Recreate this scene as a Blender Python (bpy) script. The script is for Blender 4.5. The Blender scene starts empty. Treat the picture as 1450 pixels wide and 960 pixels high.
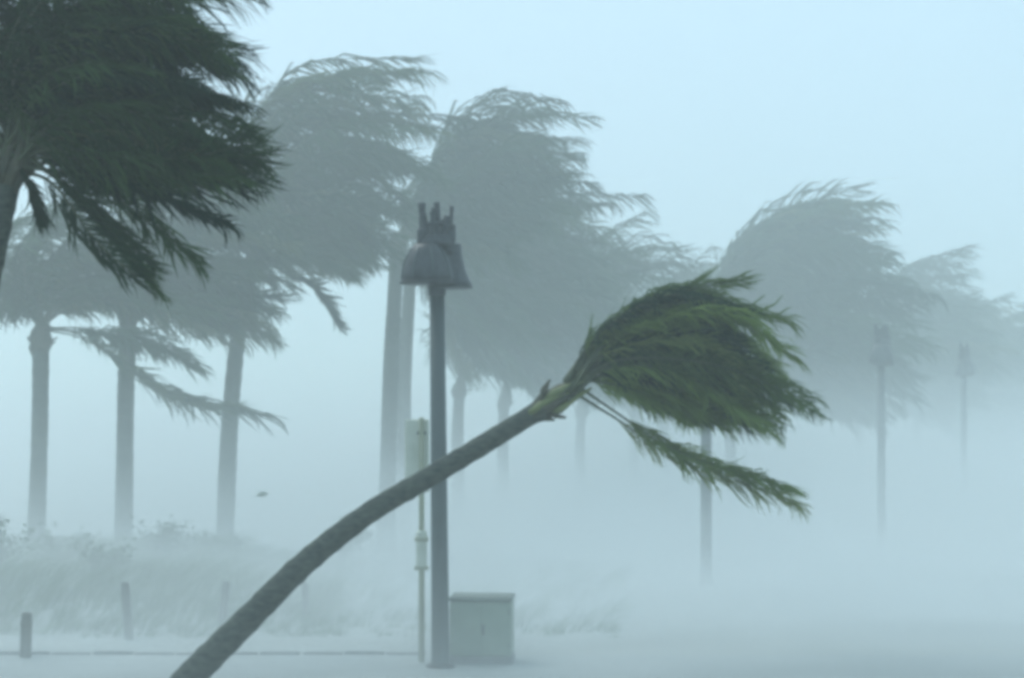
import bpy, math, random
import numpy as np
from mathutils import Vector

# ------------------------------------------------------------------ camera, sky, sun, exposure
scene = bpy.context.scene
COL = scene.collection
F = 70.0 / 36.0 * 1450.0          # focal length in photo pixels
CAM_H = 2.65                      # eye height (m)
HOR = 612.0                       # horizon row in the photo

cam_data = bpy.data.cameras.new("camera")
cam = bpy.data.objects.new("camera", cam_data)
COL.objects.link(cam)
cam.location = (0, 0, CAM_H)
cam.rotation_euler = (math.radians(90), 0, 0)
cam_data.lens = 70
cam_data.sensor_width = 36
cam_data.shift_y = (HOR - 480.0) / 1450.0
cam_data.clip_end = 3000
scene.camera = cam

SUN_EL, SUN_AZ = math.radians(52), math.radians(-40)    # high, behind thick cloud, ahead and a little to the left
world = bpy.data.worlds.new("World")
scene.world = world
world.use_nodes = True
nt = world.node_tree
nt.nodes.clear()
wout = nt.nodes.new("ShaderNodeOutputWorld")
bg = nt.nodes.new("ShaderNodeBackground")
sky = nt.nodes.new("ShaderNodeTexSky")
sky.sky_type = 'NISHITA'
sky.sun_disc = False
sky.sun_elevation = SUN_EL
sky.sun_rotation = SUN_AZ
sky.air_density = 1.0
sky.dust_density = 6.0
mixs = nt.nodes.new("ShaderNodeMix")
mixs.data_type = 'RGBA'
mixs.inputs[0].default_value = 0.82                     # a closed cloud deck with a little of the blue behind it
wtc = nt.nodes.new("ShaderNodeTexCoord")
wnz = nt.nodes.new("ShaderNodeTexNoise")
wnz.inputs["Scale"].default_value = 3.2
wnz.inputs["Detail"].default_value = 3
wcr = nt.nodes.new("ShaderNodeMix")
wcr.data_type = 'RGBA'
wcr.inputs[6].default_value = (5.65, 8.5, 10.4, 1)
wcr.inputs[7].default_value = (6.75, 9.7, 11.9, 1)
nt.links.new(wtc.outputs["Generated"], wnz.inputs["Vector"])
nt.links.new(wnz.outputs[0], wcr.inputs[0])
nt.links.new(wcr.outputs[2], mixs.inputs[7])
nt.links.new(sky.outputs[0], mixs.inputs[6])
nt.links.new(mixs.outputs[2], bg.inputs[0])
bg.inputs[1].default_value = 0.1
nt.links.new(bg.outputs[0], wout.inputs[0])

sl = bpy.data.lights.new("sun", 'SUN')
sl.energy = 1.2
sl.angle = math.radians(30)
sl.color = (0.95, 1.0, 0.96)
sun = bpy.data.objects.new("sun", sl)
COL.objects.link(sun)
sd = Vector((math.sin(SUN_AZ) * math.cos(SUN_EL), math.cos(SUN_AZ) * math.cos(SUN_EL), math.sin(SUN_EL)))
sun.rotation_euler = (-sd).to_track_quat('-Z', 'Y').to_euler()

scene.view_settings.view_transform = 'Standard'
scene.view_settings.look = 'None'
scene.view_settings.exposure = 0.09
scene.view_settings.gamma = 1.0
scene.view_settings.use_curve_mapping = False
cy = scene.cycles
cy.use_denoising = True
cy.max_bounces = 8
cy.diffuse_bounces = 3
cy.glossy_bounces = 2
cy.transmission_bounces = 2
cy.transparent_max_bounces = 8
cy.volume_bounces = 4
cy.volume_step_rate = 0.9
cy.volume_max_steps = 128
cy.filter_width = 4.2
cy.use_adaptive_sampling = True
cy.adaptive_threshold = 0.03

rng = np.random.default_rng(7)
random.seed(7)


# ------------------------------------------------------------------ helpers
def wpt(px, py, d):
    """point of the place seen at a photo pixel, at depth d"""
    return np.array([(px - 725.0) / F * d, d, CAM_H + (HOR - py) / F * d])


def tag(o, label=None, cat=None, group=None, kind=None):
    if label: o["label"] = label
    if cat: o["category"] = cat
    if group: o["group"] = group
    if kind: o["kind"] = kind
    return o


def empty(name, loc):
    o = bpy.data.objects.new(name, None)
    o.empty_display_size = 0.2
    COL.objects.link(o)
    o.location = loc
    return o


def mesh_obj(name, verts, faces, mats, parent=None, loc=(0, 0, 0), smooth=True, midx=None):
    me = bpy.data.meshes.new(name)
    me.from_pydata([tuple(v) for v in verts], [], [tuple(f) for f in faces])
    for m in (mats if isinstance(mats, (list, tuple)) else [mats]):
        me.materials.append(m)
    if smooth:
        me.polygons.foreach_set("use_smooth", [True] * len(me.polygons))
    if midx is not None:
        me.polygons.foreach_set("material_index", midx)
    me.update()
    o = bpy.data.objects.new(name, me)
    COL.objects.link(o)
    o.location = loc
    if parent: o.parent = parent
    return o


class MB:
    def __init__(self):
        self.v, self.f = [], []

    def add(self, v, f):
        n = len(self.v)
        self.v += [tuple(map(float, p)) for p in v]
        self.f += [tuple(int(i) + n for i in q) for q in f]
        return self

    def box(self, c, s, bev=0.0, rz=0.0):
        """box with chamfered edges, centre c, size s"""
        hx, hy, hz = s[0] / 2, s[1] / 2, s[2] / 2
        b = min(bev, hx * .8, hy * .8, hz * .8)
        if b <= 0:
            vs = [(x, y, z) for x in (-hx, hx) for y in (-hy, hy) for z in (-hz, hz)]
            fs = [(0, 1, 3, 2), (4, 6, 7, 5), (0, 4, 5, 1), (2, 3, 7, 6), (0, 2, 6, 4), (1, 5, 7, 3)]
        else:
            ring = [(-hx + b, -hy), (hx - b, -hy), (hx, -hy + b), (hx, hy - b), (hx - b, hy), (-hx + b, hy), (-hx, hy - b), (-hx, -hy + b)]
            inn = [(x * (hx - b) / hx, y * (hy - b) / hy) for x, y in ring]
            vs = [(x, y, -hz) for x, y in inn] + [(x, y, -hz + b) for x, y in ring] + [(x, y, hz - b) for x, y in ring] + [(x, y, hz) for x, y in inn]
            fs = [tuple(reversed(range(8))), tuple(range(24, 32))]
            for k in range(3):
                for i in range(8):
                    j = (i + 1) % 8
                    fs.append((k * 8 + i, k * 8 + j, k * 8 + 8 + j, k * 8 + 8 + i))
        cr, sr = math.cos(rz), math.sin(rz)
        vs = [(c[0] + x * cr - y * sr, c[1] + x * sr + y * cr, c[2] + z) for x, y, z in vs]
        return self.add(vs, fs)

    def lathe(self, prof, c=(0, 0, 0), n=24, sx=1, sy=1):
        vs, fs = [], []
        for r, z in prof:
            for i in range(n):
                a = 2 * math.pi * i / n
                vs.append((c[0] + r * sx * math.cos(a), c[1] + r * sy * math.sin(a), c[2] + z))
        for k in range(len(prof) - 1):
            for i in range(n):
                j = (i + 1) % n
                fs.append((k * n + i, k * n + j, k * n + n + j, k * n + n + i))
        fs.append(tuple(reversed(range(n))))
        fs.append(tuple(range((len(prof) - 1) * n, len(prof) * n)))
        return self.add(vs, fs)

    def tube(self, pts, radii, n=10):
        v, f = tube_geo(np.array(pts, float), np.array(radii, float), n)
        return self.add(v, f)

    def build(self, name, mat, parent=None, loc=(0, 0, 0), smooth=False):
        return mesh_obj(name, self.v, self.f, mat, parent, loc, smooth)


def unit(v):
    return v / np.maximum(np.linalg.norm(v, axis=-1, keepdims=True), 1e-9)


def tube_geo(P, R, n=10):
    T = unit(np.gradient(P, axis=0))
    up = np.array([0.0, 1.0, 0.0]) if abs(T[0][1]) < .8 else np.array([1.0, 0, 0])
    S = unit(np.cross(T, up))
    U = np.cross(S, T)
    a = np.arange(n) * 2 * math.pi / n
    V = (P[:, None, :] + R[:, None, None] * (np.cos(a)[None, :, None] * S[:, None, :] + np.sin(a)[None, :, None] * U[:, None, :])).reshape(-1, 3)
    f = []
    for k in range(len(P) - 1):
        for i in range(n):
            j = (i + 1) % n
            f.append((k * n + i, k * n + j, k * n + n + j, k * n + n + i))
    f.append(tuple(reversed(range(n))))
    f.append(tuple(range((len(P) - 1) * n, len(P) * n)))
    return V, f


def catmull(P, m):
    """smooth curve through the points P, m samples evenly by parameter"""
    P = np.array(P, float)
    Q = np.vstack([2 * P[0] - P[1], P, 2 * P[-1] - P[-2]])
    out = []
    for u in np.linspace(0, len(P) - 1 - 1e-6, m):
        i = int(u); t = u - i
        a, b, c, d = Q[i], Q[i + 1], Q[i + 2], Q[i + 3]
        out.append(.5 * (2 * b + (c - a) * t + (2 * a - 5 * b + 4 * c - d) * t * t + (-a + 3 * b - 3 * c + d) * t ** 3))
    return np.array(out)


# ------------------------------------------------------------------ materials
def mat_base(name):
    m = bpy.data.materials.new(name)
    m.use_nodes = True
    t = m.node_tree
    return m, t, t.nodes["Principled BSDF"], t.nodes["Material Output"]


def noise_mat(name, c1, c2, scale=8, rough=.7, detail=5, bump=0.0, stretch=(1, 1, 1), metallic=0.0, rnd=0.0):
    m, t, b, out = mat_base(name)
    tc = t.nodes.new("ShaderNodeTexCoord")
    mp = t.nodes.new("ShaderNodeMapping"); mp.inputs["Scale"].default_value = stretch
    nz = t.nodes.new("ShaderNodeTexNoise"); nz.inputs["Scale"].default_value = scale; nz.inputs["Detail"].default_value = detail
    cr = t.nodes.new("ShaderNodeValToRGB")
    cr.color_ramp.elements[0].position = .3; cr.color_ramp.elements[1].position = .7
    cr.color_ramp.elements[0].color = (*c1, 1); cr.color_ramp.elements[1].color = (*c2, 1)
    t.links.new(tc.outputs["Object"], mp.inputs[0]); t.links.new(mp.outputs[0], nz.inputs["Vector"])
    t.links.new(nz.outputs[0], cr.inputs[0])
    col = cr.outputs[0]
    if rnd:
        oi = t.nodes.new("ShaderNodeObjectInfo")
        mr = t.nodes.new("ShaderNodeMapRange"); mr.inputs[3].default_value = 1 - rnd; mr.inputs[4].default_value = 1 + rnd
        hs = t.nodes.new("ShaderNodeHueSaturation")
        t.links.new(oi.outputs["Random"], mr.inputs[0]); t.links.new(mr.outputs[0], hs.inputs["Value"])
        t.links.new(col, hs.inputs["Color"]); col = hs.outputs[0]
    t.links.new(col, b.inputs["Base Color"])
    b.inputs["Roughness"].default_value = rough
    b.inputs["Metallic"].default_value = metallic
    if bump:
        bp = t.nodes.new("ShaderNodeBump"); bp.inputs["Strength"].default_value = bump; bp.inputs["Distance"].default_value = .02
        t.links.new(nz.outputs[0], bp.inputs["Height"]); t.links.new(bp.outputs[0], b.inputs["Normal"])
    return m


def leaf_mat(name, c1, c2, dry, dry_pos=.8, trans=.35):
    """palm leaflet: each frond its own shade of green, a few yellowing or dry, light passing through"""
    m, t, b, out = mat_base(name)
    oi = t.nodes.new("ShaderNodeObjectInfo")
    cr = t.nodes.new("ShaderNodeValToRGB")
    e = cr.color_ramp.elements
    e[0].position = 0; e[0].color = (*c1, 1)
    e[1].position = dry_pos; e[1].color = (*c2, 1)
    x = e.new(1.0); x.color = (*dry, 1)
    t.links.new(oi.outputs["Random"], cr.inputs[0])
    tc = t.nodes.new("ShaderNodeTexCoord")
    nz = t.nodes.new("ShaderNodeTexNoise"); nz.inputs["Scale"].default_value = 2.5; nz.inputs["Detail"].default_value = 4
    mr = t.nodes.new("ShaderNodeMapRange"); mr.inputs[3].default_value = .55; mr.inputs[4].default_value = 1.45
    hs = t.nodes.new("ShaderNodeHueSaturation")
    t.links.new(tc.outputs["Object"], nz.inputs["Vector"]); t.links.new(nz.outputs[0], mr.inputs[0])
    t.links.new(mr.outputs[0], hs.inputs["Value"]); t.links.new(cr.outputs[0], hs.inputs["Color"])
    t.links.new(hs.outputs[0], b.inputs["Base Color"])
    b.inputs["Roughness"].default_value = .65
    b.inputs["Specular IOR Level"].default_value = .12
    tr = t.nodes.new("ShaderNodeBsdfTranslucent")
    t.links.new(hs.outputs[0], tr.inputs[0])
    mx = t.nodes.new("ShaderNodeMixShader"); mx.inputs[0].default_value = trans
    t.links.new(b.outputs[0], mx.inputs[1]); t.links.new(tr.outputs[0], mx.inputs[2])
    t.links.new(mx.outputs[0], out.inputs[0])
    return m


M_LEAF = leaf_mat("palm_leaf", (.009, .036, .017), (.040, .092, .028), (.13, .14, .06), .85)
M_LEAF_FRESH = leaf_mat("fresh_palm_leaf", (.010, .040, .021), (.18, .25, .065), (.28, .26, .14), .84, .48)
M_LEAF_DARK = leaf_mat("near_palm_leaf", (.005, .022, .013), (.050, .095, .026), (.12, .12, .05), .9)
M_RACHIS = noise_mat("palm_rachis", (.045, .06, .03), (.09, .105, .045), 6, .6)
M_SHEATH = noise_mat("crown_sheath", (.12, .15, .05), (.20, .22, .08), 7, .6, stretch=(1, 1, .5))
M_STUB = noise_mat("dry_stub", (.05, .055, .035), (.10, .09, .055), 9, .8)
M_TRUNK = noise_mat("palm_bark", (.020, .030, .026), (.095, .108, .080), 11, .9, 8, .8, (1, 1, 2.2), rnd=.12)
M_IRON = noise_mat("dark_bronze", (.020, .024, .028), (.050, .055, .06), 14, .5, 6, .25, metallic=.3)
M_POLE = noise_mat("pole_paint", (.032, .048, .048), (.058, .078, .078), 6, .55, 6, .1, (1, 1, .3))
M_CAB = noise_mat("cabinet_paint", (.17, .225, .165), (.24, .295, .22), 4, .5, 7, .05)
M_CABD = noise_mat("cabinet_trim", (.085, .11, .085), (.125, .15, .115), 6, .55)
M_SIGN = noise_mat("sign_white", (.52, .54, .44), (.64, .65, .55), 5, .5, 6)
M_SIGNP = noise_mat("post_cream", (.30, .31, .21), (.40, .41, .29), 6, .6, 6, .1, (1, 1, .4))
M_WOOD = noise_mat("weathered_wood", (.10, .10, .085), (.20, .19, .16), 12, .9, 8, .5, (1, 1, .15))
M_KERB = noise_mat("kerb_concrete", (.13, .135, .13), (.20, .205, .20), 9, .85, 8, .3)
M_GRASS = leaf_mat("dune_grass", (.075, .135, .045), (.13, .19, .065), (.20, .21, .10), .75)
M_SHRUB = leaf_mat("shrub_leaf", (.06, .11, .04), (.10, .16, .055), (.14, .15, .07), .8)


def ground_mat(name, c1, c2, rough):
    m, t, b, out = mat_base(name)
    tc = t.nodes.new("ShaderNodeTexCoord")
    n1 = t.nodes.new("ShaderNodeTexNoise"); n1.inputs["Scale"].default_value = .35; n1.inputs["Detail"].default_value = 8
    n2 = t.nodes.new("ShaderNodeTexNoise"); n2.inputs["Scale"].default_value = 45; n2.inputs["Detail"].default_value = 4
    cr = t.nodes.new("ShaderNodeValToRGB")
    cr.color_ramp.elements[0].position = .35; cr.color_ramp.elements[1].position = .65
    cr.color_ramp.elements[0].color = (*c1, 1); cr.color_ramp.elements[1].color = (*c2, 1)
    t.links.new(tc.outputs["Object"], n1.inputs["Vector"]); t.links.new(tc.outputs["Object"], n2.inputs["Vector"])
    t.links.new(n1.outputs[0], cr.inputs[0]); t.links.new(cr.outputs[0], b.inputs["Base Color"])
    bp = t.nodes.new("ShaderNodeBump"); bp.inputs["Strength"].default_value = .4; bp.inputs["Distance"].default_value = .02
    t.links.new(n2.outputs[0], bp.inputs["Height"]); t.links.new(bp.outputs[0], b.inputs["Normal"])
    b.inputs["Roughness"].default_value = rough
    return m


M_SAND = ground_mat("wet_sand", (.27, .285, .265), (.37, .385, .36), .75)
M_PATH = ground_mat("wet_path", (.25, .275, .265), (.33, .35, .335), .6)


# ------------------------------------------------------------------ ground
def gh(x, y):
    """height of the sand: flat by the path, low dune to the left behind the posts"""
    x = np.asarray(x, float); y = np.asarray(y, float)
    sm = lambda a, b, v: (lambda t: t * t * (3 - 2 * t))(np.clip((v - a) / (b - a), 0, 1))
    dune = .42 * sm(25.5, 30, y) * (1 - sm(34, 46, y)) * (1 - sm(-6, -1.5, x))
    rip = sm(24.5, 28, y) * (.05 * np.sin(x * .9 + y * .35) + .04 * np.sin(x * .37 - y * .8 + 1.3))
    return dune + rip


xs = np.unique(np.concatenate([np.linspace(-400, -30, 14), np.linspace(-30, 30, 90), np.linspace(30, 400, 14)]))
ys = np.unique(np.concatenate([np.linspace(-40, 15, 8), np.linspace(15, 90, 110), np.linspace(90, 600, 18)]))
gx, gy = np.meshgrid(xs, ys)
gv = np.stack([gx.ravel(), gy.ravel(), gh(gx, gy).ravel()], 1)
nx = len(xs)
gf = [(j * nx + i, j * nx + i + 1, (j + 1) * nx + i + 1, (j + 1) * nx + i) for j in range(len(ys) - 1) for i in range(nx - 1)]
tag(mesh_obj("sand_ground", gv, gf, M_SAND), kind="structure")

mb = MB()
mb.add([(-60, -20, .006), (60, -20, .006), (60, 23.6, .006), (-60, 23.6, .006)], [(0, 1, 2, 3)])
tag(mb.build("path", M_PATH), kind="structure")
mb = MB()
for i in range(26):                                   # low concrete edging along the back of the path
    x0 = -14.0 + i * .5
    mb.box((x0 + .245 + random.uniform(-.01, .01), 23.75 + random.uniform(-.02, .02), random.uniform(-.016, .0)), (.475, .10, .08), .012, random.uniform(-.03, .03))
tag(mb.build("kerb", M_KERB), kind="structure")


# ------------------------------------------------------------------ palms
WIND = unit(np.array([1.0, .12, -.10]))


def frond_geo(C, nl, Lmax, wid, r0, r, droop=.35, petiole=.16):
    """C: rachis points (world relative to its foot). Returns leaflet and rachis geometry."""
    n = len(C)
    T = unit(np.gradient(C, axis=0))
    seg = np.r_[0, np.cumsum(np.linalg.norm(np.diff(C, axis=0), axis=1))]
    tt = np.repeat(np.linspace(petiole, 1.0, nl), 2)
    tt = np.clip(tt + r.normal(0, .006, len(tt)), petiole * .9, 1)
    side = np.tile([1.0, -1.0], nl)
    keep = r.random(len(tt)) > .14                    # torn out by the wind
    tt, side = tt[keep], side[keep]
    s = tt * seg[-1]
    P = np.stack([np.interp(s, seg, C[:, k]) for k in range(3)], 1)
    D = unit(np.stack([np.interp(s, seg, T[:, k]) for k in range(3)], 1))
    # frond plane: a random roll, so that fronds are seen edge-on, from above and from below
    roll = r.uniform(-1.45, 1.45)
    ref = np.array([math.sin(roll) * .3, math.cos(roll), math.sin(roll)])
    S = unit(np.cross(D, np.cross(np.broadcast_to(ref, D.shape), D)))
    u = (tt - petiole) / (1 - petiole)
    ln = Lmax * (.50 + .50 * np.sin(np.clip(u * .85 + .13, 0, 1) * math.pi) ** .7) * r.uniform(.75, 1.12, len(u))
    spread = .95 - .6 * u
    wa = r.uniform(.35, 1.0)                          # how far this frond's leaflets give to the wind
    dr = droop * r.uniform(.3, 2.0)
    d0 = unit(S * (side * spread)[:, None] + D * .70 + WIND * .30 * wa + r.normal(0, .13, P.shape))
    d1 = unit(d0 * .8 + WIND * .70 * wa + D * .2 + np.array([0, 0, -dr]) + r.normal(0, .17, P.shape))
    d2 = unit(d1 * .8 + WIND * .55 * wa + np.array([0, 0, -dr * 1.3]) + r.normal(0, .24, P.shape))
    lock = np.repeat(r.normal(0, .22, (len(u) // 6 + 1, 3)), 6, axis=0)[:len(u)]     # wet leaflets hang together in locks
    d1 = unit(d1 + lock); d2 = unit(d2 + lock * 1.4)
    A = P
    B = A + d0 * (ln * .34)[:, None]
    Cc = B + d1 * (ln * .36)[:, None]
    E = Cc + d2 * (ln * .30)[:, None]
    nrm = unit(np.cross(d1, r.normal(0, 1, P.shape)))
    w = wid * r.uniform(.7, 1.25, len(u)) * (.6 + .4 * np.sin(np.clip(u, 0, 1) * math.pi))
    w = w[:, None] * nrm
    V = np.stack([A - w * .35, A + w * .35, B - w * .55, B + w * .55, Cc - w * .42, Cc + w * .42, E], 1).reshape(-1, 3)
    m = len(u)
    base = (np.arange(m) * 7)[:, None]
    q = np.concatenate([base + np.array([0, 1, 3, 2]), base + np.array([2, 3, 5, 4])])
    tr = base + np.array([4, 5, 6])
    faces = [tuple(x) for x in q.tolist()] + [tuple(x) for x in tr.tolist()]
    rad = r0 * (1 - .85 * np.linspace(0, 1, n) ** .8)
    rv, rf = tube_geo(C, rad, 5)
    return V, faces, rv, rf


def make_palm(label, d, trunk_px, crown_px, guides, n_fronds, w0, w1, seed, group, nl=60, lmax=.75, wid=.04, depth=.33,
              fresh=False, rachis_parts=False, pet=.16, flare=(.22, .25), droop=.5, jit=.055, solo=(), petr=.022, ydrift=0.0):
    """a palm: trunk along trunk_px (foot first), fronds fanned between the guide curves and spread through the crown's depth"""
    r = np.random.default_rng(seed)
    tp = np.array([wpt(x, y, d + ydrift * k / max(1, len(trunk_px) - 1)) for k, (x, y) in enumerate(trunk_px)])
    base = tp[0].copy(); base[2] = float(gh(base[0], base[1])) - .05
    tp[0] = base
    root = empty("palm_tree", base)
    tag(root, label, "palm tree", group)
    L = float(np.sum(np.linalg.norm(np.diff(tp, axis=0), axis=1)))
    m = max(30, int(L / .07))
    C = catmull(tp, m) - base
    t = np.linspace(0, 1, m)
    R = (w0 * (1 - t) + w1 * t) * .5
    R = R * (1 + flare[0] * np.exp(-t * L / flare[1]))                    # flared foot
    R = R * (1 + .04 * np.where((np.arange(m) % 3) == 0, 1, -.5) * r.uniform(.4, 1.4, m)) * (1 + .025 * np.sin(t * L * 2.1 + seed) + r.normal(0, .012, m))
    v, f = tube_geo(C, R, 16)
    mesh_obj("trunk", v, f, M_TRUNK, root)
    dtop = d + ydrift
    crown = wpt(*crown_px, dtop)
    G = [np.array(g, float) for g in guides]
    S = F / dtop
    cl = []
    for k in range(n_fronds):
        u = (k + r.uniform(0, 1)) / n_fronds * (len(G) - 1)
        i = min(int(u), len(G) - 2); a = u - i
        g = G[i] * (1 - a) + G[i + 1] * a
        sc = r.uniform(.66, 1.06)
        g = g[0] + (g - g[0]) * sc
        span = np.linalg.norm(g[-1] - g[0])
        g = g + r.normal(0, jit * span, g.shape) * np.array([0, .3, .8, 1.25])[:, None] * .75
        edge = .35 + .65 * math.sin(math.pi * u / (len(G) - 1))
        yo = (((k * .618034) % 1.0) * 2 - 1) * depth * span / S * edge + r.normal(0, .05)
        cl.append((g, yo))
    for g in solo:
        cl.append((np.array(g, float), r.normal(0, .15)))
    leaf = M_LEAF_FRESH if fresh else (M_LEAF_DARK if rachis_parts else M_LEAF)
    fat = 1.0 if rachis_parts else 1.35                  # far crowns read fuller
    for q_, (g, yo) in enumerate(cl):
        yk = np.array([0, .42, .85, 1.0]) * yo if len(g) == 4 else np.linspace(0, 1, len(g)) * yo
        W = np.array([wpt(x, y, dtop) for x, y in g]); W[:, 1] += yk
        foot = crown + np.array([r.normal(0, .05), r.normal(0, .05), r.normal(0, .05)])
        W[0] = foot
        c = catmull(W, 16) - foot
        Lf = float(np.sum(np.linalg.norm(np.diff(c, axis=0), axis=1)))
        lm = lmax * min(1.15, .5 + .5 * Lf / 3.0)
        V, fa, rv, rf = frond_geo(c, int(nl * 1.5), lm * 1.1, wid * .62 * fat, petr, r, droop if q_ < n_fronds else droop * .7, pet if q_ < n_fronds else pet * 1.15)
        if rachis_parts:
            fo = mesh_obj("frond", V, fa, leaf, root, foot - base, smooth=False)
            mesh_obj("rachis", rv, rf, M_RACHIS, fo)
        else:
            nv = len(V)
            mesh_obj("frond", np.vstack([V, rv]), fa + [tuple(i + nv for i in q) for q in rf], [leaf, M_RACHIS], root, foot - base,
                     smooth=False, midx=[0] * len(fa) + [1] * len(rf))
    # boots: cut leaf bases bristling below the crown
    ax = unit(C[-1] - C[-4])
    top = crown - base
    st = C[-1] - ax * .10
    hub = MB()
    hub.tube([st, st + (top - st) * .4, st + (top - st) * .8, top + ax * .12], [w1 * .50, w1 * .60, w1 * .50, w1 * .16], 12)
    hub.build("crown_heart", M_STUB, root, smooth=True)
    e1 = unit(np.cross(ax, [0, 1, .1])); e2 = np.cross(ax, e1)
    ln = float(np.linalg.norm(top - st))
    for k in range(11):                                  # overlapping leaf bases wrapped round the heart
        a = k * 2.39996 + seed
        o = e1 * math.cos(a) + e2 * math.sin(a)
        b0 = st + ax * ln * r.uniform(.0, .45) + o * w1 * .44
        sb = MB()
        sb.tube([b0 - ax * .05, b0 + o * w1 * .14 + ax * .08, b0 + o * w1 * .05 + ax * .22, b0 + ax * .40 - o * w1 * .12 + WIND * .05], [w1 * .15, w1 * .22, w1 * .15, w1 * .07], 7)
        sb.build("leaf_base", M_SHEATH if (fresh and k % 2) else M_STUB, root, smooth=True)
    for k in range(6):                                   # broken stubs sticking out
        a = k * 1.0472 + seed
        o = e1 * math.cos(a) + e2 * math.sin(a)
        b0 = st + ax * r.uniform(.0, .2) + o * w1 * .42
        q = r.uniform(.6, 1.3)
        sb = MB()
        sb.tube([b0, b0 + (o * .09 + ax * .06) * q, b0 + (o * .15 + ax * .12 + WIND * .03) * q], [.032, .024, .012], 6)
        sb.build("leaf_stub", M_STUB, root, smooth=True)
    return root


GRP = "palms bending in the storm"

# the young palm blown over in front
make_palm("leaning palm with long bowed trunk and bright green windswept crown in front of the lamp", 20.0,
          [(242, 984), (278, 950), (360, 868), (432, 797), (520, 728), (600, 680), (680, 632), (768, 578)], (806, 548),
          [[(806, 548), (848, 474), (930, 414), (1040, 396)],
           [(806, 548), (850, 468), (955, 420), (1074, 428)],
           [(806, 548), (860, 472), (985, 430), (1098, 460)],
           [(806, 548), (868, 484), (1000, 450), (1106, 500)],
           [(806, 548), (872, 498), (1010, 482), (1098, 536)],
           [(806, 548), (870, 510), (1000, 512), (1124, 572)],
           [(806, 548), (862, 524), (960, 538), (1082, 610)],
           [(806, 548), (848, 540), (930, 562), (1030, 602)]],
          46, .25, .19, 11, GRP, nl=70, lmax=.50, wid=.034, depth=.30, fresh=True, rachis_parts=True, pet=.21, jit=.04, droop=.45, flare=(.42, 1.2),
          solo=[[(812, 560), (868, 590), (950, 640), (1125, 712)], [(812, 560), (872, 584), (960, 640), (1115, 690)]], petr=.020)

# tall palm at the left edge
make_palm("big dark palm at the left edge, nearest crown, thin trunk running out of the photo", 16.5,
          [(-112, 1064), (-90, 850), (-58, 600), (-18, 400), (14, 250)], (24, 222),
          [[(24, 222), (-70, 180), (-130, 60), (-110, -60)],
           [(24, 222), (-30, 110), (0, -30), (110, -90)],
           [(24, 222), (20, 90), (100, -30), (262, -62)],
           [(24, 222), (48, 90), (160, 2), (335, 8)],
           [(24, 222), (52, 88), (170, 20), (338, 40)],
           [(24, 222), (68, 120), (190, 62), (345, 92)],
           [(24, 222), (76, 150), (185, 115), (318, 138)],
           [(24, 222), (84, 180), (200, 155), (322, 190)],
           [(24, 222), (92, 205), (215, 200), (352, 232)],
           [(24, 222), (92, 225), (195, 245), (325, 262)]],
          66, .27, .19, 23, GRP, nl=66, lmax=.56, wid=.032, depth=.34, rachis_parts=True, jit=.06,
          solo=[[(24, 230), (74, 250), (138, 320), (213, 408)], [(24, 230), (78, 262), (138, 340), (198, 395)],
                [(24, 228), (101, 232), (211, 255), (350, 262)], [(24, 228), (101, 215), (230, 215), (370, 222)],
                [(24, 228), (92, 225), (211, 240), (363, 205)],
                [(24, 230), (83, 255), (161, 320), (207, 370)], [(24, 230), (37, 255), (48, 280), (55, 305)],
                [(24, 230), (105, 248), (190, 300), (272, 368)], [(24, 228), (110, 235), (215, 275), (318, 318)]])

# three palms standing in a row on the left
make_palm("leftmost of the three bare trunked palms, one long frond trailing low across the other two", 37.5,
          [(50, 812), (52, 740), (56, 620), (58, 492)], (60, 466),
          [[(60, 466), (30, 420), (0, 425), (-45, 470)],
           [(60, 466), (25, 400), (5, 350), (30, 300)],
           [(60, 466), (50, 380), (90, 310), (180, 290)],
           [(60, 466), (80, 390), (150, 340), (260, 345)],
           [(60, 466), (90, 420), (170, 385), (285, 395)],
           [(60, 466), (100, 438), (180, 425), (290, 460)]],
          34, .36, .30, 31, GRP, nl=50, lmax=.75, wid=.05, depth=.34,
          solo=[[(60, 470), (120, 478), (235, 555), (382, 590)], [(60, 470), (118, 470), (200, 475), (275, 520)],
                [(60, 470), (110, 465), (180, 480), (240, 500)], [(60, 470), (130, 486), (240, 562), (330, 575)],
                [(60, 466), (40, 440), (10, 430), (-30, 436)]])
make_palm("straight palm, middle of the three trunks at left, crown lost among its neighbours", 38.5,
          [(174, 806), (176, 700), (178, 560), (182, 452)], (186, 428),
          [[(186, 428), (160, 340), (200, 250), (300, 230)],
           [(186, 428), (190, 320), (270, 250), (380, 260)],
           [(186, 428), (220, 350), (310, 300), (420, 320)],
           [(186, 428), (240, 385), (320, 360), (420, 385)],
           [(186, 428), (250, 412), (320, 415), (395, 440)],
           [(186, 428), (250, 436), (310, 450), (380, 478)]],
          36, .36, .32, 37, GRP, nl=50, lmax=.75, wid=.05, depth=.34,
          solo=[[(186, 432), (235, 455), (300, 460), (382, 480)]])
make_palm("tall palm, right of the three trunks at left, slanting, under a high rounded crown", 40.0,
          [(318, 799), (320, 720), (326, 590), (340, 450), (356, 385)], (362, 360),
          [[(362, 360), (332, 235), (375, 125), (500, 86)],
           [(362, 360), (348, 215), (430, 104), (590, 94)],
           [(362, 360), (375, 225), (480, 130), (628, 148)],
           [(362, 360), (390, 260), (500, 180), (618, 190)],
           [(362, 360), (400, 290), (500, 235), (610, 265)],
           [(362, 360), (410, 320), (500, 290), (580, 320)],
           [(362, 360), (415, 345), (490, 340), (555, 360)],
           [(362, 360), (405, 365), (450, 365), (492, 388)]],
          48, .38, .30, 41, GRP, nl=50, lmax=.78, wid=.05, depth=.32,
          solo=[[(362, 365), (400, 385), (440, 405), (474, 456)], [(362, 365), (410, 375), (460, 375), (490, 384)]])

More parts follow.
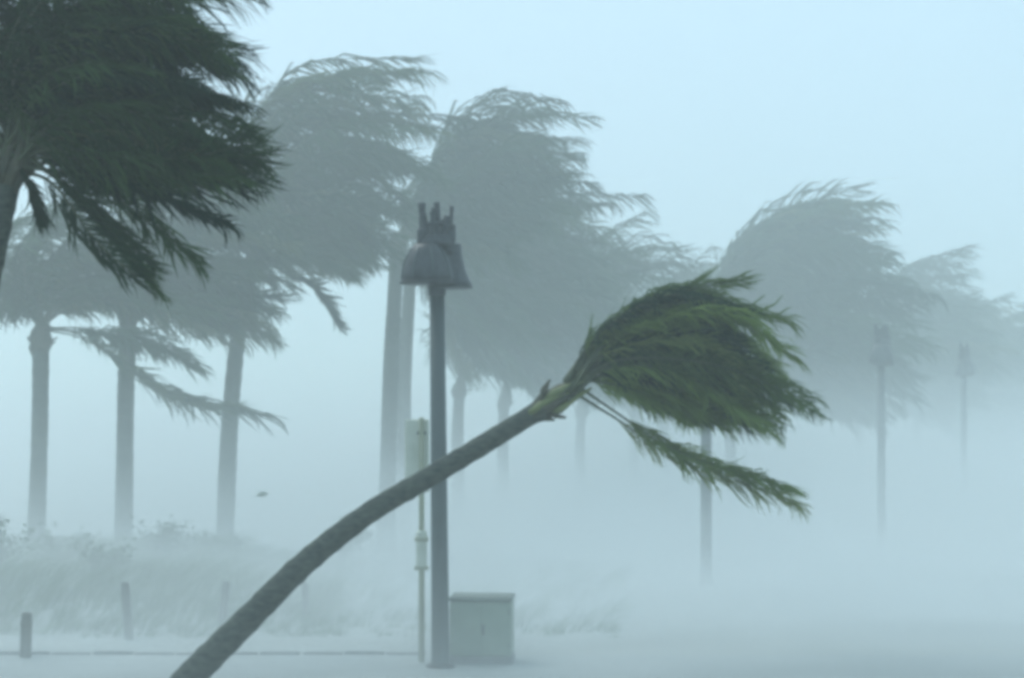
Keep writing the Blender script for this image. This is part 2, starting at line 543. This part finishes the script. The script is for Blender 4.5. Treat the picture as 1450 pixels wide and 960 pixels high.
# pair of trunks behind the lamp
make_palm("thick trunked palm just left of the torch lamp, second rounded crown to its right", 44.0,
          [(546, 782), (549, 690), (554, 520), (562, 360)], (568, 335),
          [[(568, 335), (600, 250), (662, 160), (752, 132)],
           [(568, 335), (612, 240), (700, 148), (804, 158)],
           [(568, 335), (625, 262), (720, 190), (818, 215)],
           [(568, 335), (630, 280), (720, 235), (800, 240)],
           [(568, 335), (640, 295), (730, 268), (825, 268)],
           [(568, 335), (630, 320), (700, 310), (780, 330)],
           [(568, 335), (620, 345), (670, 350), (730, 390)]],
          42, .42, .32, 43, GRP, nl=46, lmax=.8, wid=.055, depth=.32)
make_palm("palm trunk partly behind the thick trunk beside the torch lamp", 49.0,
          [(572, 764), (572, 660), (574, 520), (580, 400)], (586, 378),
          [[(586, 378), (560, 300), (580, 240), (660, 230)],
           [(586, 378), (610, 300), (700, 270), (830, 300)],
           [(586, 378), (640, 330), (750, 300), (890, 325)],
           [(586, 378), (650, 360), (750, 350), (870, 390)],
           [(586, 378), (650, 390), (740, 410), (830, 460)],
           [(586, 378), (630, 420), (690, 470), (760, 540)],
           [(586, 378), (605, 410), (630, 450), (660, 530)]],
          46, .36, .30, 47, GRP, nl=46, lmax=.85, wid=.06, depth=.32)

# the hazy cluster in the middle distance
make_palm("hazy palm whose trunk shows just right of the lamp pole", 52.0,
          [(650, 755), (649, 680), (648, 620), (650, 560)], (652, 538),
          [[(652, 538), (612, 485), (605, 420), (670, 350)],
           [(652, 538), (640, 450), (690, 360), (800, 310)],
           [(652, 538), (665, 440), (745, 350), (890, 310)],
           [(652, 538), (690, 450), (790, 380), (930, 370)],
           [(652, 538), (700, 480), (800, 440), (920, 440)],
           [(652, 538), (710, 505), (800, 490), (900, 520)],
           [(652, 538), (710, 528), (780, 530), (850, 555)]],
          50, .36, .28, 53, GRP, nl=42, lmax=.9, wid=.062, depth=.32)
make_palm("hazy palm whose trunk meets the leaning palm below its crown", 56.0,
          [(714, 745), (713, 680), (712, 620), (714, 575)], (716, 552),
          [[(716, 552), (720, 450), (790, 370), (900, 345)],
           [(716, 552), (745, 460), (830, 390), (955, 352)],
           [(716, 552), (770, 480), (860, 430), (970, 430)],
           [(716, 552), (780, 520), (860, 500), (960, 520)],
           [(716, 552), (770, 545), (830, 550), (890, 580)]],
          46, .36, .28, 59, GRP, nl=40, lmax=.95, wid=.065, depth=.32)
make_palm("faint far palm trunk under the leaning palm's crown, left one", 64.0,
          [(822, 729), (822, 680), (821, 630), (823, 590)], (825, 565),
          [[(825, 565), (830, 480), (890, 400), (990, 385)],
           [(825, 565), (860, 490), (940, 440), (1030, 430)],
           [(825, 565), (880, 530), (950, 510), (1040, 530)],
           [(825, 565), (880, 560), (930, 570), (990, 600)]],
          28, .36, .28, 61, GRP, nl=36, lmax=1.0, wid=.07, depth=.32)
make_palm("faint far palm trunk under the leaning palm's low hanging frond", 70.0,
          [(897, 719), (897, 680), (897, 640), (899, 600)], (902, 575),
          [[(902, 575), (910, 500), (960, 430), (1040, 420)],
           [(902, 575), (940, 510), (1010, 470), (1090, 470)],
           [(902, 575), (950, 550), (1020, 550), (1080, 580)]],
          24, .36, .28, 67, GRP, nl=36, lmax=1.0, wid=.07, depth=.32)

# the hazy crowns on the right
make_palm("large grey palm crown in the haze behind the right side lamps", 58.0,
          [(1040, 741), (1038, 690), (1034, 630), (1030, 570)], (1032, 545),
          [[(1032, 545), (1000, 450), (1035, 365), (1110, 315)],
           [(1032, 545), (1015, 420), (1080, 310), (1205, 275)],
           [(1032, 545), (1040, 410), (1120, 310), (1225, 300)],
           [(1032, 545), (1060, 420), (1150, 340), (1258, 345)],
           [(1032, 545), (1070, 450), (1170, 390), (1290, 410)],
           [(1032, 545), (1090, 480), (1180, 450), (1290, 480)],
           [(1032, 545), (1090, 520), (1180, 510), (1280, 550)],
           [(1032, 545), (1090, 545), (1160, 560), (1250, 600)]],
          80, .36, .30, 71, GRP, nl=46, lmax=1.15, wid=.085, depth=.30, jit=.04)
make_palm("fainter palm crown between the two far right lamps", 76.0,
          [(1220, 710), (1219, 670), (1218, 630), (1220, 590)], (1222, 570),
          [[(1222, 570), (1215, 480), (1250, 400), (1330, 370)],
           [(1222, 570), (1240, 480), (1300, 395), (1388, 385)],
           [(1222, 570), (1265, 500), (1330, 450), (1405, 460)],
           [(1222, 570), (1275, 540), (1330, 520), (1400, 540)],
           [(1222, 570), (1275, 570), (1320, 580), (1370, 610)]],
          64, .36, .30, 73, GRP, nl=40, lmax=1.15, wid=.085, depth=.30, jit=.04)
make_palm("faintest palm crown cut by the right edge of the photo", 90.0,
          [(1352, 695), (1352, 660), (1352, 630), (1354, 600)], (1356, 590),
          [[(1356, 590), (1360, 510), (1400, 455), (1470, 440)],
           [(1356, 590), (1390, 520), (1440, 470), (1520, 470)],
           [(1356, 590), (1400, 560), (1460, 540), (1530, 560)],
           [(1356, 590), (1400, 600), (1450, 610), (1500, 640)]],
          56, .36, .30, 79, GRP, nl=38, lmax=1.25, wid=.09, depth=.30)


make_palm("faint low palm crown filling the haze between the central crowns and the large grey one", 68.0,
          [(945, 722), (944, 690), (942, 640), (940, 600)], (940, 580),
          [[(940, 580), (900, 500), (920, 410), (990, 365)],
           [(940, 580), (935, 480), (980, 400), (1060, 390)],
           [(940, 580), (970, 500), (1040, 460), (1130, 470)],
           [(940, 580), (990, 550), (1060, 540), (1130, 570)]],
          40, .36, .30, 83, GRP, nl=36, lmax=1.1, wid=.08, depth=.30)
make_palm("faint low palm crown in the haze right of the farthest lamp's pole", 86.0,
          [(1296, 699), (1296, 670), (1296, 640), (1298, 610)], (1300, 600),
          [[(1300, 600), (1290, 530), (1320, 460), (1390, 430)],
           [(1300, 600), (1330, 530), (1380, 480), (1450, 470)],
           [(1300, 600), (1345, 570), (1400, 550), (1470, 570)],
           [(1300, 600), (1345, 605), (1390, 615), (1440, 645)]],
          54, .36, .30, 89, GRP, nl=36, lmax=1.2, wid=.09, depth=.30)


# ------------------------------------------------------------------ torch lamps
def copy_tree(o, parent=None):
    c = o.copy()
    COL.objects.link(c)
    c.parent = parent
    for ch in list(o.children):
        copy_tree(ch, c)
    return c


def make_lamp(loc):
    t = empty("torch_lamp", loc)
    H0 = 4.33                                           # height of the rim plate
    MB().lathe([(.15, -.05), (.15, .02), (.115, .05), (.105, .10), (.10, .6), (.092, 2.2), (.083, H0 + .02)], n=20).build("pole", M_POLE, t, smooth=True)
    MB().lathe([(.165, 0), (.165, .03), (.14, .05), (.12, .055)], n=8).build("base_plate", M_IRON, t)
    MB().lathe([(.098, H0 - .14), (.10, H0 - .12), (.10, H0 - .06), (.095, H0 - .05)], n=16).build("pole_collar", M_IRON, t, smooth=True)
    # two overlapping bells: a broad one in front, a steeper one behind on the other side, each on its own rim plate
    sh = MB().lathe([(.275, H0 + .012), (.295, H0 + .03), (.292, H0 + .08), (.272, H0 + .17), (.235, H0 + .27), (.19, H0 + .35), (.15, H0 + .42)], c=(-.10, -.12, 0), n=28).build("bell_shade", M_IRON, t, smooth=True)
    MB().lathe([(.30, H0 - .018), (.318, H0 - .008), (.318, H0 + .002), (.29, H0 + .012)], c=(-.10, -.12, 0), n=28).build("rim", M_IRON, sh, smooth=True)
    for k in range(8):
        a = k * math.pi / 4 + .25
        c, s = math.cos(a), math.sin(a)
        MB().tube([(-.10 + .298 * c, -.12 + .298 * s, H0 + .03), (-.10 + .277 * c, -.12 + .277 * s, H0 + .17), (-.10 + .24 * c, -.12 + .24 * s, H0 + .27), (-.10 + .175 * c, -.12 + .175 * s, H0 + .38)], [.010] * 4, 6).build("rib", M_POLE, sh, smooth=True)
    sb_ = MB().lathe([(.235, H0 - .035), (.252, H0 - .02), (.225, H0 + .03), (.185, H0 + .12), (.155, H0 + .24), (.135, H0 + .36), (.13, H0 + .44)], c=(.145, .10, 0), n=24).build("bell_shade", M_IRON, t, smooth=True)
    MB().lathe([(.24, H0 - .058), (.265, H0 - .050), (.265, H0 - .040), (.24, H0 - .033)], c=(.145, .10, 0), n=24).build("rim", M_IRON, sb_, smooth=True)
    MB().lathe([(.205, H0 + .42), (.21, H0 + .44), (.195, H0 + .48), (.17, H0 + .53), (.10, H0 + .55), (.08, H0 + .56)], n=18).build("burner_housing", M_IRON, t, smooth=True)
    MB().box((.155, -.02, H0 + .46), (.10, .16, .26), .02).build("valve_box", M_IRON, t)
    MB().box((-.17, -.05, H0 + .50), (.09, .14, .22), .02).build("valve_box", M_IRON, t)
    rr = random.Random(4)
    for k, (x, y, h, w, lx) in enumerate([(-.16, .0, .90, .10, .0), (-.11, -.09, .78, .085, -.04), (-.05, -.12, .83, .075, .035), (.03, -.11, .89, .08, -.025), (.10, -.09, .74, .09, .03),
                                          (.165, .0, .86, .055, .012), (-.10, .10, .70, .08, 0), (.09, .11, .72, .07, -.02), (.0, .0, .80, .13, -.02)]):
        z0 = H0 + .46
        p = MB()
        p.tube([(x * .9, y * .9, z0), (x * .95, y * .95, z0 + .10), (x + lx * .6, y, H0 + h - .06), (x + lx, y, H0 + h)], [w * .55, w * .45, w * .40, w * .5], 7)
        p.build("prong", M_IRON, t, smooth=True)
    MB().box((.19, -.03, H0 + .55), (.05, .10, .20), .012).build("burner_plate", M_IRON, t)
    MB().lathe([(.14, H0 + .635), (.16, H0 + .645), (.16, H0 + .665), (.14, H0 + .675)], n=16).build("crown_ring", M_IRON, t, smooth=True)
    return t


lamp = make_lamp((0, 0, 0))
lamp_spots = [(624, 22.4, .006, "near torch lamp on a tall dark pole beside the green cabinet"),
              (1000, 34.0, 0, "hazy torch lamp pole rising behind the leaning palm's crown"),
              (1248, 46.0, 0, "misty torch lamp in front of the large grey palm crown"),
              (1365, 58.5, 0, "faintest torch lamp, farthest right of the row")]
for i, (px, d, ry, lab) in enumerate(lamp_spots):
    o = lamp if i == 0 else copy_tree(lamp)
    x = (px - 725) / F * d
    o.location = (x, d, float(gh(x, d)))
    o.rotation_euler = (0, -ry * 1.6, .25 * i)
    tag(o, lab, "lamp", "torch lamps in a row")

# ------------------------------------------------------------------ utility cabinet
cp = wpt(684, 940, 23.0)
cx = (683 - 725) / F * 23.0
c = empty("utility_cabinet", (cx, 23.0, 0))
c.rotation_euler.z = -.06
tag(c, "low green utility cabinet on the ground beside the near lamp pole", "cabinet")
W, Dp, H = .70, .62, .78
MB().box((0, 0, .03), (W + .02, Dp + .02, .12), .015).build("plinth", M_KERB, c)
MB().box((0, 0, .09 + (H - .15) / 2), (W, Dp, H - .15), .018).build("body", M_CAB, c)
MB().box((0, 0, H - .035), (W + .025, Dp + .03, .055), .012).build("lid", M_CABD, c)
for s in (-1, 1):
    dr = MB().box((s * W * .243, -Dp / 2 - .002, .41), (W * .478, .018, H - .23), .005).build("door", M_CAB, c)
    for zz in (.22, .60):
        MB().box((s * W * .475, -Dp / 2 - .014, zz), (.02, .014, .06), .004).build("hinge", M_CABD, dr)
MB().box((.035, -Dp / 2 - .03, .40), (.022, .024, .12), .006).build("handle", M_IRON, c)

# ------------------------------------------------------------------ signpost behind the lamp pole
sx_ = (597 - 725) / F * 22.9
g = empty("sign_post", (sx_, 22.9, 0))
tag(g, "slim cream post with a pale upright board, just left of the near lamp pole", "sign post")
MB().lathe([(.036, -.05), (.034, 1.3), (.031, 2.78), (.024, 2.82)], n=12).build("post", M_SIGNP, g, smooth=True)
pn = MB().box((-.055, .06, 2.38), (.28, .025, .84), .01).build("board", M_SIGN, g)
MB().box((-.055, .042, 2.38), (.25, .008, .80), .003).build("board_face", M_SIGN, pn)
for zz in (2.12, 2.64):
    MB().box((0, .025, zz), (.10, .05, .04), .006).build("bracket", M_IRON, g)
mbx = MB().box((0, .0, 1.30), (.125, .10, .44), .02).build("meter_box", M_SIGN, g)
for zz in (1.09, 1.42):
    MB().box((0, -.004, zz), (.165, .125, .045), .01).build("band", M_SIGNP, mbx)

# ------------------------------------------------------------------ posts in the sand
for i, (px, d, h, w, tilt, lab) in enumerate([(36, 23.4, .53, .135, .01, "dark wooden post farthest left, standing by the path edge"),
                                              (183, 25.6, .74, .12, -.02, "wooden post between the left and middle palm trunks, in front of the dune grass"),
                                              (315, 26.8, .62, .125, .02, "wooden post just left of the leaning palm trunk"),
                                              (434, 27.6, .50, .10, -.015, "faint wooden post under the leaning palm trunk")]):
    x = (px - 725) / F * d
    z = float(gh(x, d))
    p = empty("wooden_post", (x, d, z))
    p.rotation_euler = (tilt * 2, tilt * 3.5, .4 * i)
    tag(p, lab, "post", "wooden posts along the dune")
    MB().lathe([(w * .52, -.15), (w * .5, h * .5), (w * .47, h - .03), (w * .40, h)], n=12).build("shaft", M_WOOD, p, smooth=True)
    MB().lathe([(w * .53, h - .16), (w * .545, h - .15), (w * .545, h - .11), (w * .53, h - .10)], n=12).build("groove_band", M_WOOD, p, smooth=True)


# ------------------------------------------------------------------ dune plants
def shrub(px, d, h, rad, n, lab, seed):
    r = np.random.default_rng(seed)
    x = (px - 725) / F * d
    z = float(gh(x, d))
    o = empty("dune_shrub", (x, d, z - .02))
    tag(o, lab, "shrub", "windswept dune shrubs")
    stems = MB()
    V, Fc = [], []
    for k in range(16):
        a = r.uniform(0, 2 * math.pi)
        tip = np.array([math.cos(a) * rad * r.uniform(.2, .9) + .3 * h, math.sin(a) * rad * r.uniform(.2, .8), h * r.uniform(.6, 1.1)])
        mid = tip * np.array([.3, .5, .55])
        stems.tube([(0, 0, 0), mid, tip], [.02, .012, .004], 5)
        path = catmull([np.zeros(3), mid, tip], 12)
        for q in range(n // 16):
            i = int(3 + 8.99 * r.random() ** .7)
            p = path[i] + r.normal(0, .07, 3)
            dr = unit(WIND + r.normal(0, .6, 3)); sd_ = unit(np.cross(dr, r.normal(0, 1, 3)))
            l, w = r.uniform(.05, .11), r.uniform(.012, .024)
            b = len(V)
            V += [p, p + dr * l * .5 + sd_ * w, p + dr * l, p + dr * l * .5 - sd_ * w]
            Fc.append((b, b + 1, b + 2, b + 3))
    stems.build("stem", M_STUB, o, smooth=True)
    mesh_obj("foliage", V, Fc, M_SHRUB, o, smooth=False)


for i, (px, d, h, rad, lab) in enumerate([(-8, 31.0, .95, .9, "green shrub cut by the left edge, behind the darkest post"),
                                          (78, 32.5, .62, .8, "green shrub below the leftmost palm trunk"),
                                          (138, 30.0, .55, .5, "low shrub just left of the middle post"),
                                          (222, 33.0, .70, .6, "low shrub just right of the middle post"),
                                          (296, 34.0, .42, .6, "small faint shrub behind the post beside the leaning trunk"),
                                          (480, 38.0, .9, .4, "wispy upright shrub in the mist above the leaning trunk")]):
    shrub(px, d, h, rad, 800, lab, 100 + i)

r = np.random.default_rng(5)
V, Fc = [], []
for k in range(1700):                                    # tufts of dune grass flattened by the wind
    d = r.uniform(25.8, 37)
    px = r.uniform(-60, 480) if r.random() < .72 else r.uniform(-60, 880)
    x = (px - 725) / F * d
    z = float(gh(x, d))
    for q in range(11):
        h = r.uniform(.2, .55) * (1 if px < 330 else .7) * min(1, .25 + (d - 25.8) / 3.5)
        p = np.array([x + r.normal(0, .07), d + r.normal(0, .07), z - .01])
        lean = np.array([r.uniform(.3, .9), r.normal(0, .2), 0]) * h
        a = p + lean * .4 + np.array([0, 0, h * .55])
        e = p + lean * 1.6 + np.array([0, 0, h * .85])
        wv = np.array([.0045, r.normal(0, .004), 0])
        b = len(V)
        V += [p - wv, p + wv, a - wv * .8, a + wv * .8, e]
        Fc += [(b, b + 1, b + 3, b + 2), (b + 2, b + 3, b + 4)]
tag(mesh_obj("dune_grass", V, Fc, M_GRASS, smooth=False), "windblown dune grass on the low sand rise at left", "grass", kind="stuff")

# a torn leaf flying past
lp = wpt(371, 700, 34.0)
o = empty("flying_leaf", lp)
tag(o, "small dark torn leaf flying in the wind right of the three trunks", "leaf")
MB().add([(-.10, 0, -.02), (-.03, .03, .04), (.04, .0, .05), (.11, .02, .01), (.05, -.03, -.03), (-.02, -.02, -.05)], [(0, 1, 2, 5), (2, 3, 4, 5)]).build("blade", M_LEAF, o)
MB().tube([(-.17, 0, -.05), (-.10, 0, -.02), (.0, 0, .0)], [.004, .006, .005], 5).build("stalk", M_RACHIS, o)


# ------------------------------------------------------------------ storm air
def box_obj(name, lo, hi, mat):
    c_ = [(a + b) / 2 for a, b in zip(lo, hi)]
    s_ = [b - a for a, b in zip(lo, hi)]
    return MB().box((0, 0, 0), s_).build(name, mat, None, c_)


hm = bpy.data.materials.new("haze_air")
hm.use_nodes = True
t = hm.node_tree
t.nodes.clear()
mo = t.nodes.new("ShaderNodeOutputMaterial")
pv = t.nodes.new("ShaderNodeVolumePrincipled")
pv.inputs["Color"].default_value = (.945, 1.0, .98, 1)
pv.inputs["Density"].default_value = .0040
pv.inputs["Anisotropy"].default_value = .4
t.links.new(pv.outputs[0], mo.inputs["Volume"])
tag(box_obj("haze", (-420, -50, -1.2), (420, 620, 13.0), hm), "pale blue grey storm haze filling the air", "haze", kind="stuff")

# second, denser haze box, added to pale everything behind the left edge palm
vm = hm.copy(); vm.name = "added_haze_air"
vm.node_tree.nodes["Principled Volume"].inputs["Density"].default_value = .0115
tag(box_obj("added_haze", (-418, 17.6, -1.1), (418, 618, 12.8), vm), "added thicker grey haze over the beach around the lamps and palms", "rain", kind="stuff")

# spray and sand driven low over the ground, thickest at knee height, in drifts
sm_ = bpy.data.materials.new("driven_spray")
sm_.use_nodes = True
t = sm_.node_tree
t.nodes.clear()
mo = t.nodes.new("ShaderNodeOutputMaterial")
pv = t.nodes.new("ShaderNodeVolumePrincipled")
pv.inputs["Color"].default_value = (.92, .945, .95, 1)
pv.inputs["Anisotropy"].default_value = .4
geo = t.nodes.new("ShaderNodeNewGeometry")
sep = t.nodes.new("ShaderNodeSeparateXYZ")
t.links.new(geo.outputs["Position"], sep.inputs[0])


def math_node(op, a, b=None):
    n = t.nodes.new("ShaderNodeMath"); n.operation = op
    for i, v in enumerate((a, b)):
        if v is None: continue
        if isinstance(v, (int, float)): n.inputs[i].default_value = v
        else: t.links.new(v, n.inputs[i])
    return n.outputs[0]


mp = t.nodes.new("ShaderNodeMapping"); mp.inputs["Scale"].default_value = (.12, .22, .55)
mp.inputs["Rotation"].default_value = (0, .12, 0)
nz = t.nodes.new("ShaderNodeTexNoise"); nz.inputs["Scale"].default_value = 1.0; nz.inputs["Detail"].default_value = 3
t.links.new(geo.outputs["Position"], mp.inputs[0]); t.links.new(mp.outputs[0], nz.inputs["Vector"])
mn = t.nodes.new("ShaderNodeMapRange"); mn.inputs[1].default_value = .3; mn.inputs[2].default_value = .7; mn.inputs[3].default_value = .12; mn.inputs[4].default_value = 2.0
t.links.new(nz.outputs[0], mn.inputs[0])
hr = t.nodes.new("ShaderNodeMapRange")                 # the bank grows deeper with distance
hr.inputs[1].default_value = 28; hr.inputs[2].default_value = 60; hr.inputs[3].default_value = .80; hr.inputs[4].default_value = 1.35
t.links.new(sep.outputs[1], hr.inputs[0])
zf = math_node('EXPONENT', math_node('MULTIPLY', math_node('DIVIDE', math_node('MAXIMUM', sep.outputs[2], 0), hr.outputs[0]), -1.0))
mr = t.nodes.new("ShaderNodeMapRange"); mr.interpolation_type = 'SMOOTHSTEP'
mr.inputs[1].default_value = 15; mr.inputs[2].default_value = 28.5
t.links.new(sep.outputs[1], mr.inputs[0])
dens = math_node('MULTIPLY', math_node('MULTIPLY', zf, mr.outputs[0]), math_node('MULTIPLY', mn.outputs[0], .31))
t.links.new(dens, pv.inputs["Density"])
t.links.new(pv.outputs[0], mo.inputs["Volume"])
tag(box_obj("driven_spray", (-60, 14.5, -.6), (60, 110, 4.5), sm_), "low bank of wind driven spray hiding the trunk bases", "spray", kind="stuff")
